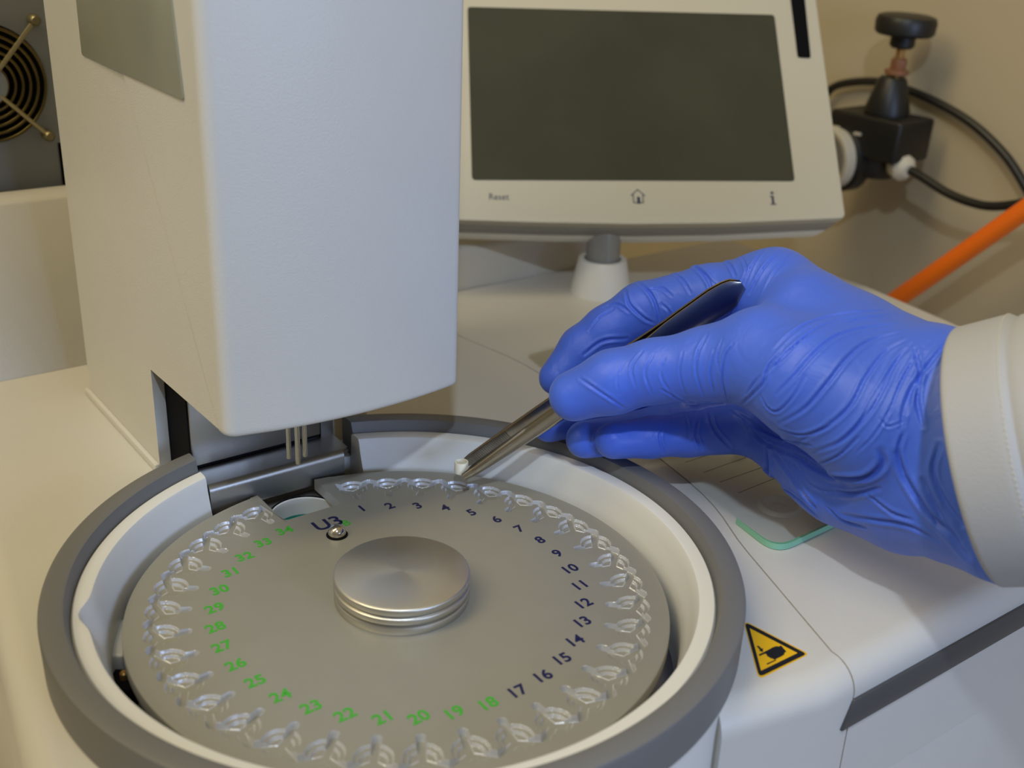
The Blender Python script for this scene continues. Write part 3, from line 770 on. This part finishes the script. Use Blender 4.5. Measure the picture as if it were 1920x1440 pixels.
    folds = [
        (.8, 2.0, [(1400, 325), (1250, 335), (1130, 365), (1050, 410), (985, 470)]),
        (.8, 2.0, [(1450, 375), (1300, 395), (1200, 430), (1120, 500), (1060, 570), (990, 640)]),
        (.9, 2.0, [(1480, 400), (1340, 440), (1260, 500), (1180, 600), (1100, 690), (1000, 750)]),
        (.9, 2.0, [(1490, 430), (1400, 480), (1330, 570), (1270, 680), (1180, 760), (1060, 820)]),
        (.9, 2.0, [(1500, 450), (1440, 520), (1390, 620), (1330, 720), (1240, 810), (1120, 860)]),
        (.7, 1.6, [(1300, 345), (1180, 375), (1090, 430), (1010, 510), (950, 560)]),
        (.7, 1.6, [(1470, 470), (1410, 560), (1350, 660), (1290, 760), (1200, 840)]),
        (1.2, 2.0, [(830, 700), (930, 765), (1020, 805), (1120, 830)]),
        (1.0, 2.0, [(870, 735), (930, 805), (1010, 850), (1110, 885)]),
        (1.1, 2.2, [(1640, 430), (1560, 530), (1500, 610), (1470, 690), (1460, 770)]),
        (.9, 2.0, [(1545, 560), (1500, 630), (1480, 710)]),
        (2.0, 3.2, [(1440, 860), (1480, 960), (1560, 1080), (1640, 1160), (1710, 1250)]),
        (1.5, 2.6, [(1540, 960), (1600, 1080), (1680, 1190)]),
        (2.0, 3.2, [(1385, 850), (1390, 900), (1330, 948), (1230, 950), (1150, 920), (1040, 850)]),
        (1.0, 1.8, [(850, 685), (940, 600), (960, 540), (1020, 470)]),
        (.8, 1.6, [(812, 680), (790, 590), (800, 500), (830, 450)]),
        (.8, 1.6, [(722, 655), (692, 560), (700, 480), (735, 410)]),
        (.7, 1.5, [(760, 640), (745, 560), (760, 470)]),
        (.6, 1.5, [(462, 610), (450, 540), (490, 475)]),
        (.6, 1.5, [(525, 640), (500, 560), (530, 490)]),
        (.6, 1.5, [(600, 640), (560, 570), (575, 500)]),
        (.7, 1.8, [(255, 580), (330, 630), (420, 690)]),
        (.7, 1.6, [(560, 620), (650, 665), (760, 665)]),
        (1.2, 1.8, [(470, 215), (520, 262), (545, 320), (552, 372)]),
        (1.0, 1.8, [(425, 245), (440, 300), (490, 350), (530, 372)]),
        (1.2, 1.8, [(640, 140), (700, 172), (740, 220), (748, 262)]),
        (.9, 1.5, [(675, 150), (725, 188), (765, 235)]),
        (1.0, 1.6, [(765, 112), (815, 150), (838, 195)]),
        (.8, 1.6, [(940, 98), (905, 150), (872, 225)]),
        (.8, 1.6, [(1005, 100), (945, 165), (890, 260)]),
        (.6, 1.6, [(1050, 110), (980, 190), (930, 280)]),
        (1.0, 2.0, [(430, 430), (340, 440), (270, 490)]),
        (.8, 1.6, [(380, 320), (330, 350), (290, 400)]),
        (.9, 1.8, [(740, 700), (760, 770), (820, 840)]),
        (.6, 1.2, [(640, 700), (660, 760), (650, 830)]),
        (2.2, 3.0, [(950, 830), (962, 900), (952, 955)]),
        (1.6, 2.6, [(965, 830), (1060, 960), (1110, 1030), (1140, 1065)]),
        (1.2, 2.4, [(960, 960), (1060, 1020), (1150, 1100)]),
        (1.2, 2.4, [(1180, 1000), (1280, 1010), (1380, 990)]),
        (1.0, 2.4, [(1240, 1090), (1360, 1110), (1480, 1130), (1600, 1190)]),
        (1.0, 2.0, [(1330, 1010), (1420, 1080), (1500, 1110)]),
        (1.4, 2.4, [(1600, 830), (1580, 930), (1620, 1030), (1690, 1130)]),
        (1.0, 2.0, [(1510, 470), (1530, 560), (1520, 660), (1540, 760)]),
        (.5, 1.2, [(1380, 730), (1410, 760), (1470, 740)]),
        (.6, 1.4, [(1150, 395), (1080, 440), (1010, 500), (985, 540)]),
        (.6, 1.4, [(1520, 480), (1460, 590), (1420, 690), (1360, 790), (1290, 860)]),
        (.6, 1.4, [(1420, 340), (1330, 352), (1240, 372)]),
        (.6, 1.4, [(1560, 440), (1490, 540), (1450, 620)]),
        (.7, 1.5, [(930, 640), (960, 690), (1000, 700), (1060, 640), (1100, 570)]),
        (.7, 1.4, [(880, 640), (905, 600), (930, 570)]),
        (.6, 1.3, [(650, 640), (630, 560), (640, 480)]),
        (.6, 1.3, [(780, 560), (770, 500), (790, 430)]),
        (.5, 1.2, [(400, 640), (395, 580), (420, 520)]),
        (.8, 1.5, [(1000, 770), (1090, 790), (1190, 760)]),
        (.8, 1.5, [(1140, 900), (1220, 870), (1300, 800)]),
        (.8, 1.5, [(500, 250), (560, 240), (600, 270)]),
        (.8, 1.5, [(330, 320), (390, 300), (440, 330)]),
        (.8, 1.5, [(560, 300), (590, 330), (600, 380)]),
        (.7, 1.4, [(590, 175), (640, 210), (670, 260)]),
        (.7, 1.4, [(860, 120), (880, 170), (860, 220)]),
        (.9, 1.6, [(700, 740), (690, 790), (710, 850)]),
        (.9, 1.6, [(560, 760), (555, 810), (570, 860)]),
        (1.0, 2.0, [(1470, 780), (1450, 850), (1470, 930)]),
        (1.0, 2.0, [(1180, 1060), (1240, 1110), (1330, 1140)]),
        (.9, 1.8, [(1060, 900), (1120, 980), (1200, 1010)]),
    ]
    disp = np.zeros(nv)
    org = Vector(CAM)
    for amp, wdt, pts in folds:
        wdt = wdt*.58; amp = amp*.9
        pp = [Zm(*p) for p in pts]; pp = smooth_pts([np.array([x, y, 0.]) for x, y in pp], 26)
        sp_ = []
        for k, p in enumerate(pp):
            hit = bvh.ray_cast(org, Vector(ray(p[0], p[1])).normalized())
            if hit[0] is not None: sp_.append(list(hit[0]) + [math.sin(math.pi*min(1, max(0, (k+2)/(len(pp)+3))))**.6])
        if len(sp_) < 2: continue
        sp_ = np.array(sp_); b0 = sp_[:, :3].min(0)-wdt*5; b1 = sp_[:, :3].max(0)+wdt*5
        near = np.where(((co > b0) & (co < b1)).all(1))[0]
        for ch in range(0, len(near), 4000):
            ix = near[ch:ch+4000]; dd = np.linalg.norm(co[ix][:, None]-sp_[None, :, :3], axis=2); kk = dd.argmin(1); dm = dd[np.arange(len(ix)), kk]
            disp[ix] += amp*sp_[kk, 3]*(-1.0*np.exp(-(dm/(wdt*.5))**2) + .55*np.exp(-((dm-wdt*1.15)/(wdt*.6))**2))
    co = co + nm*disp[:, None]
    m2.vertices.foreach_set('co', (co*S).ravel()); m2.update()
    return m2

person = thing('person', J(1850, 1000, 400), 'right hand in a blue glove and white coat sleeve reaching in with the tweezers', 'person')
gm = build_hand(); gm.materials.clear(); gm.materials.append(m_glove)
gm.polygons.foreach_set('use_smooth', [True]*len(gm.polygons))
go = bpy.data.objects.new('glove', gm); C.objects.link(go); go.parent = person; go.matrix_parent_inverse = Matrix.Translation(-Vector(person.location))

# sleeve
A_ = J(1838, 853, 396); dirv = RT*.83 + UPV*.18 - FW*.53; dirv /= np.linalg.norm(dirv)
eup = J(1790, 625, 396) - J(1900, 1110, 396); eup -= dirv*(eup@dirv); ru = 43.5; eup /= np.linalg.norm(eup)
esd = np.cross(dirv, eup); esd = esd if esd@FW < 0 else -esd
def sleeve_pt(s, th, off=0.0):
    fold = 0
    for (sc_, tc_, amp, ws, wt) in ((70, .6, 3.2, 24, .25), (95, 2.6, 2.5, 30, .3), (50, 4.2, 2, 30, .3), (60, -.4, 2.0, 16, .35)):
        d = (th - tc_ - .006*(s-sc_) + math.pi) % (2*math.pi) - math.pi
        fold += amp*math.exp(-((s-sc_)/ws)**2 - (d/wt)**2)
    hem = 1.3*(1/(1+math.exp((s-19.3)/.5))) - .9*math.exp(-((s-20.2)/.8)**2) - .35*math.exp(-((s-18.0)/.5)**2)
    lip = -1.0*max(0, 1-s/1.4)**2
    a = ru + s*.06 + fold + hem + off + lip; b = 50 + s*.07 + fold + hem + off + lip
    wob = 1.5*math.sin(2*th+.5)*max(0, 1-s/60)
    return A_ + dirv*s + eup*(a)*math.cos(th) + esd*(b+wob)*math.sin(th)
ss = [0, .3, .7, 1.2, 2] + [3+1.6*k for k in range(95)] + [155+5*k for k in range(1, 26)]; NT = 160
vs = []; fs = []
for s in ss: vs += [sleeve_pt(s, 2*math.pi*k/NT) for k in range(NT)]
for s in ss[::-1]: vs += [sleeve_pt(s, 2*math.pi*k/NT, -1.6) for k in range(NT)]
L_ = 2*len(ss)
fs = [(i*NT+k, i*NT+(k+1) % NT, ((i+1) % L_)*NT+(k+1) % NT, ((i+1) % L_)*NT+k) for i in range(L_) for k in range(NT)]
slv = MB().add(vs, fs).build('coat_sleeve', m_cloth, person, auto=60)
st = MB(); 
for k in range(150):
    t0_, t1_ = 2*math.pi*k/150, 2*math.pi*(k+.62)/150
    st.tube([sleeve_pt(18.0, t0_, .0), sleeve_pt(18.0, (t0_+t1_)/2, .3), sleeve_pt(18.0, t1_, .0)], .28, seg=6)
tag(st.build('stitching', m_thread, slv), kind='stuff')

# ------------------------------------------------------------------ gas valve, hoses on the right wall
VU = WU - 45
def wv(px, py, u=VU): return on_plane(px, py, U, u)
top, low = wv(1697, 40), wv(1656, 250)
vax = top - low; vax -= U*(vax@U)*.6; vl = np.linalg.norm(vax); vax /= vl
gv = thing('gas_valve', wv(1650, 330), 'black gas regulator with round hand knob and brass spindle on the wall', 'gas valve')
def along(px, py): return wv(px, py)
kb = along(1696, 60)
MB().lathe([(0, -6), (20.5, -7), (22.5, -5), (23, 3), (21.5, 6.5), (18, 7.6), (0, 8)], kb + vax*5, ax=vax, seg=48).build('hand_knob', m_blackpl, gv, auto=40)
MB().lathe([(9.5, 0), (9.5, -11), (7.5, -13), (0, -13)], kb + vax*1, ax=vax, seg=32).build('knob_hub', m_blackpl, gv, auto=40)
MB().lathe([(3.4, -60), (3.4, 0)], kb, ax=vax, seg=20).build('spindle', m_brass, gv)
MB().lathe([(5.0, 0), (6.2, 2), (6.2, 9), (4.6, 10.5)], along(1682, 134), ax=vax, seg=6).build('packing_nut', m_copper, gv)
MB().lathe([(7, 0), (9.2, 1.2), (9.2, 3.8), (6, 5)], along(1680, 141), ax=vax, seg=24).build('collar', m_copper, gv, auto=40)
bn = MB().lathe([(17.5, 0), (17.5, 3), (11, 26), (9.5, 28), (0, 28)], along(1662, 212), ax=vax, seg=40).build('bonnet', m_blackpl, gv, auto=40)
bu = along(1654, 200); tow = -(FW - vax*(FW@vax)); tow /= np.linalg.norm(tow); sdv = np.cross(vax, tow)
MB().prism([bu - vax*2 + sdv*2 + tow*14.8, bu - vax*2 - sdv*1.2 + tow*14.8, bu + vax*21 - sdv*.4 + tow*8.0, bu + vax*21 + sdv*2.0 + tow*8.0], tow*1.4).build('yellow_mark', m_brass, bn)
cb_ = along(1648, 250); ev = V*1.0
MB().box(cb_ + V*34 - vax*17 - U*22, -V*68, vax*33, U*44).build('valve_body', m_blackpl, gv, bevel=3)
MB().lathe([(0, 0), (17, 0), (18, 2), (18, 18), (0, 18)], cb_ - vax*33, ax=vax, seg=40).build('valve_outlet', m_blackpl, gv, auto=40)
gc = along(1600, 290) - U*8; gax = np.array([-.90, -.42, -.05]); gax /= np.linalg.norm(gax)
gg = MB().lathe([(0, -4), (26, -4), (28, -2), (28, 9), (26, 11), (0, 11)], gc, ax=gax, seg=48).build('gauge', m_blackpl, gv, auto=40)
MB().lathe([(20, 10), (24.5, 10), (24.5, 19), (23.5, 20), (20, 20)], gc, ax=gax, seg=48, close=True).build('gauge_rim', m_ivory, gg, auto=40)
MB().lathe([(0, 18), (20.5, 18), (20.5, 10), (0, 10)], gc, ax=gax, seg=40).build('gauge_face', m_silver, gg)
fc = along(1700, 312) - U*6
MB().lathe([(6, -10), (9.5, -7), (10.5, -2), (10.5, 3), (8, 6), (5, 8)], fc, ax=V*-1.0 + U*-.3 - Z*.15, seg=10).build('white_fitting', m_ivory, gv)
for k, (px, py) in enumerate(((1608, 238), (1628, 262), (1648, 250), (1622, 285))):
    p = along(px, py); MB().box(p - U*24, V*6, vax*2.2, U*1.8).build('label_plate', m_ivory, gv)

h1 = [wv(*q, u=VU+34) for q in ((1540, 190), (1562, 164), (1600, 154), (1650, 154), (1700, 168), (1760, 194), (1820, 230), (1870, 275), (1905, 320), (1950, 400))]
bh = MB().tube(smooth_pts(h1, 8), 3.4, 16).build('black_hose', m_blackpl, None, auto=60)
tag(bh, 'thin black hose arching from behind the regulator to the right', 'hose', 'black hoses')
h2 = [wv(*q) - U*6 for q in ((1716, 318), (1740, 332), (1785, 360), (1830, 378), (1872, 385), (1930, 378), (1990, 360))]
bh2 = MB().tube(smooth_pts(h2, 8), 3.4, 16).build('black_hose', m_blackpl, None, auto=60)
tag(bh2, 'short black hose leaving the white fitting below the regulator', 'hose', 'black hoses')
oh = [wv(*q, u=VU-28) for q in ((1560, 640), (1665, 572), (1790, 486), (1920, 395), (2080, 285))]
ohn = MB().tube(smooth_pts(oh, 6), 7.2, 24).build('orange_hose', m_orange, None, auto=60)
tag(ohn, 'thick orange hose running diagonally up behind the hand', 'hose')

# ------------------------------------------------------------------ fan unit behind the left side
FV = 352.0
fu = thing('cooling_unit', M(-100, 400, BENCH), 'grey metal cooling unit with a round fan guard behind the tower', 'cooling unit')
MB().mbox(-330, 40, FV, 560, BENCH, 330).build('cabinet', m_cabinet, fu, bevel=3)
fcn = on_plane(-28, 157, V, FV); cz = fcn[2]; cu_ = fcn@U
FRm = abs(on_plane(86, 157, V, FV)@U - cu_)
MB().lathe([(0, .3), (FRm+.5, .3), (FRm+.5, .6), (0, .6)], M(cu_, FV, cz), ax=-V, seg=64).build('fan_opening', m_black, fu)
for k in range(7):
    r = FRm*(1 - .125*k) - 1.2
    pts = [M(cu_ + r*math.cos(t), FV-4.0+.6*k*.0, cz + r*math.sin(t)) for t in np.linspace(0, 2*math.pi, 73)[:-1]]
    MB().tube(pts, .95, 8, closed=True).build('guard_ring', m_bronze, fu, auto=80)
ml = MB().lathe([(0, 0), (9, 0), (10, 2), (10, 6), (0, 6)], M(cu_, FV, cz), ax=-V, seg=32).build('fan_hub', m_cabinet, fu)
for (px, py) in ((65, 38), (92, 255)):
    e = on_plane(px, py, V, FV-4.5); c_ = M(cu_, FV-5.4, cz)
    for sgn in (1,):
        MB().tube([c_ + (e-c_)*.2, e], 1.3, 8).build('guard_spoke', m_guard, fu)
        MB().lathe([(3.0, -4.4), (3.0, 1.2), (2.0, 2.4), (0, 2.4)], e, ax=-V, seg=20).build('guard_screw', m_guard, fu, auto=40)
for sg in ((-1, 1), (-1, -1)):
    e = M(cu_ + sg[0]*FRm*.83, FV-4.5, cz + sg[1]*FRm*.83); c_ = M(cu_, FV-5.4, cz)
    MB().tube([c_ + (e-c_)*.2, e], 1.3, 8).build('guard_spoke', m_guard, fu)
q = on_plane(108, 268, V, FV)
MB().box(q - V*.4, U*1.6, V*.5, -Z*200).build('panel_seam', m_black, fu)
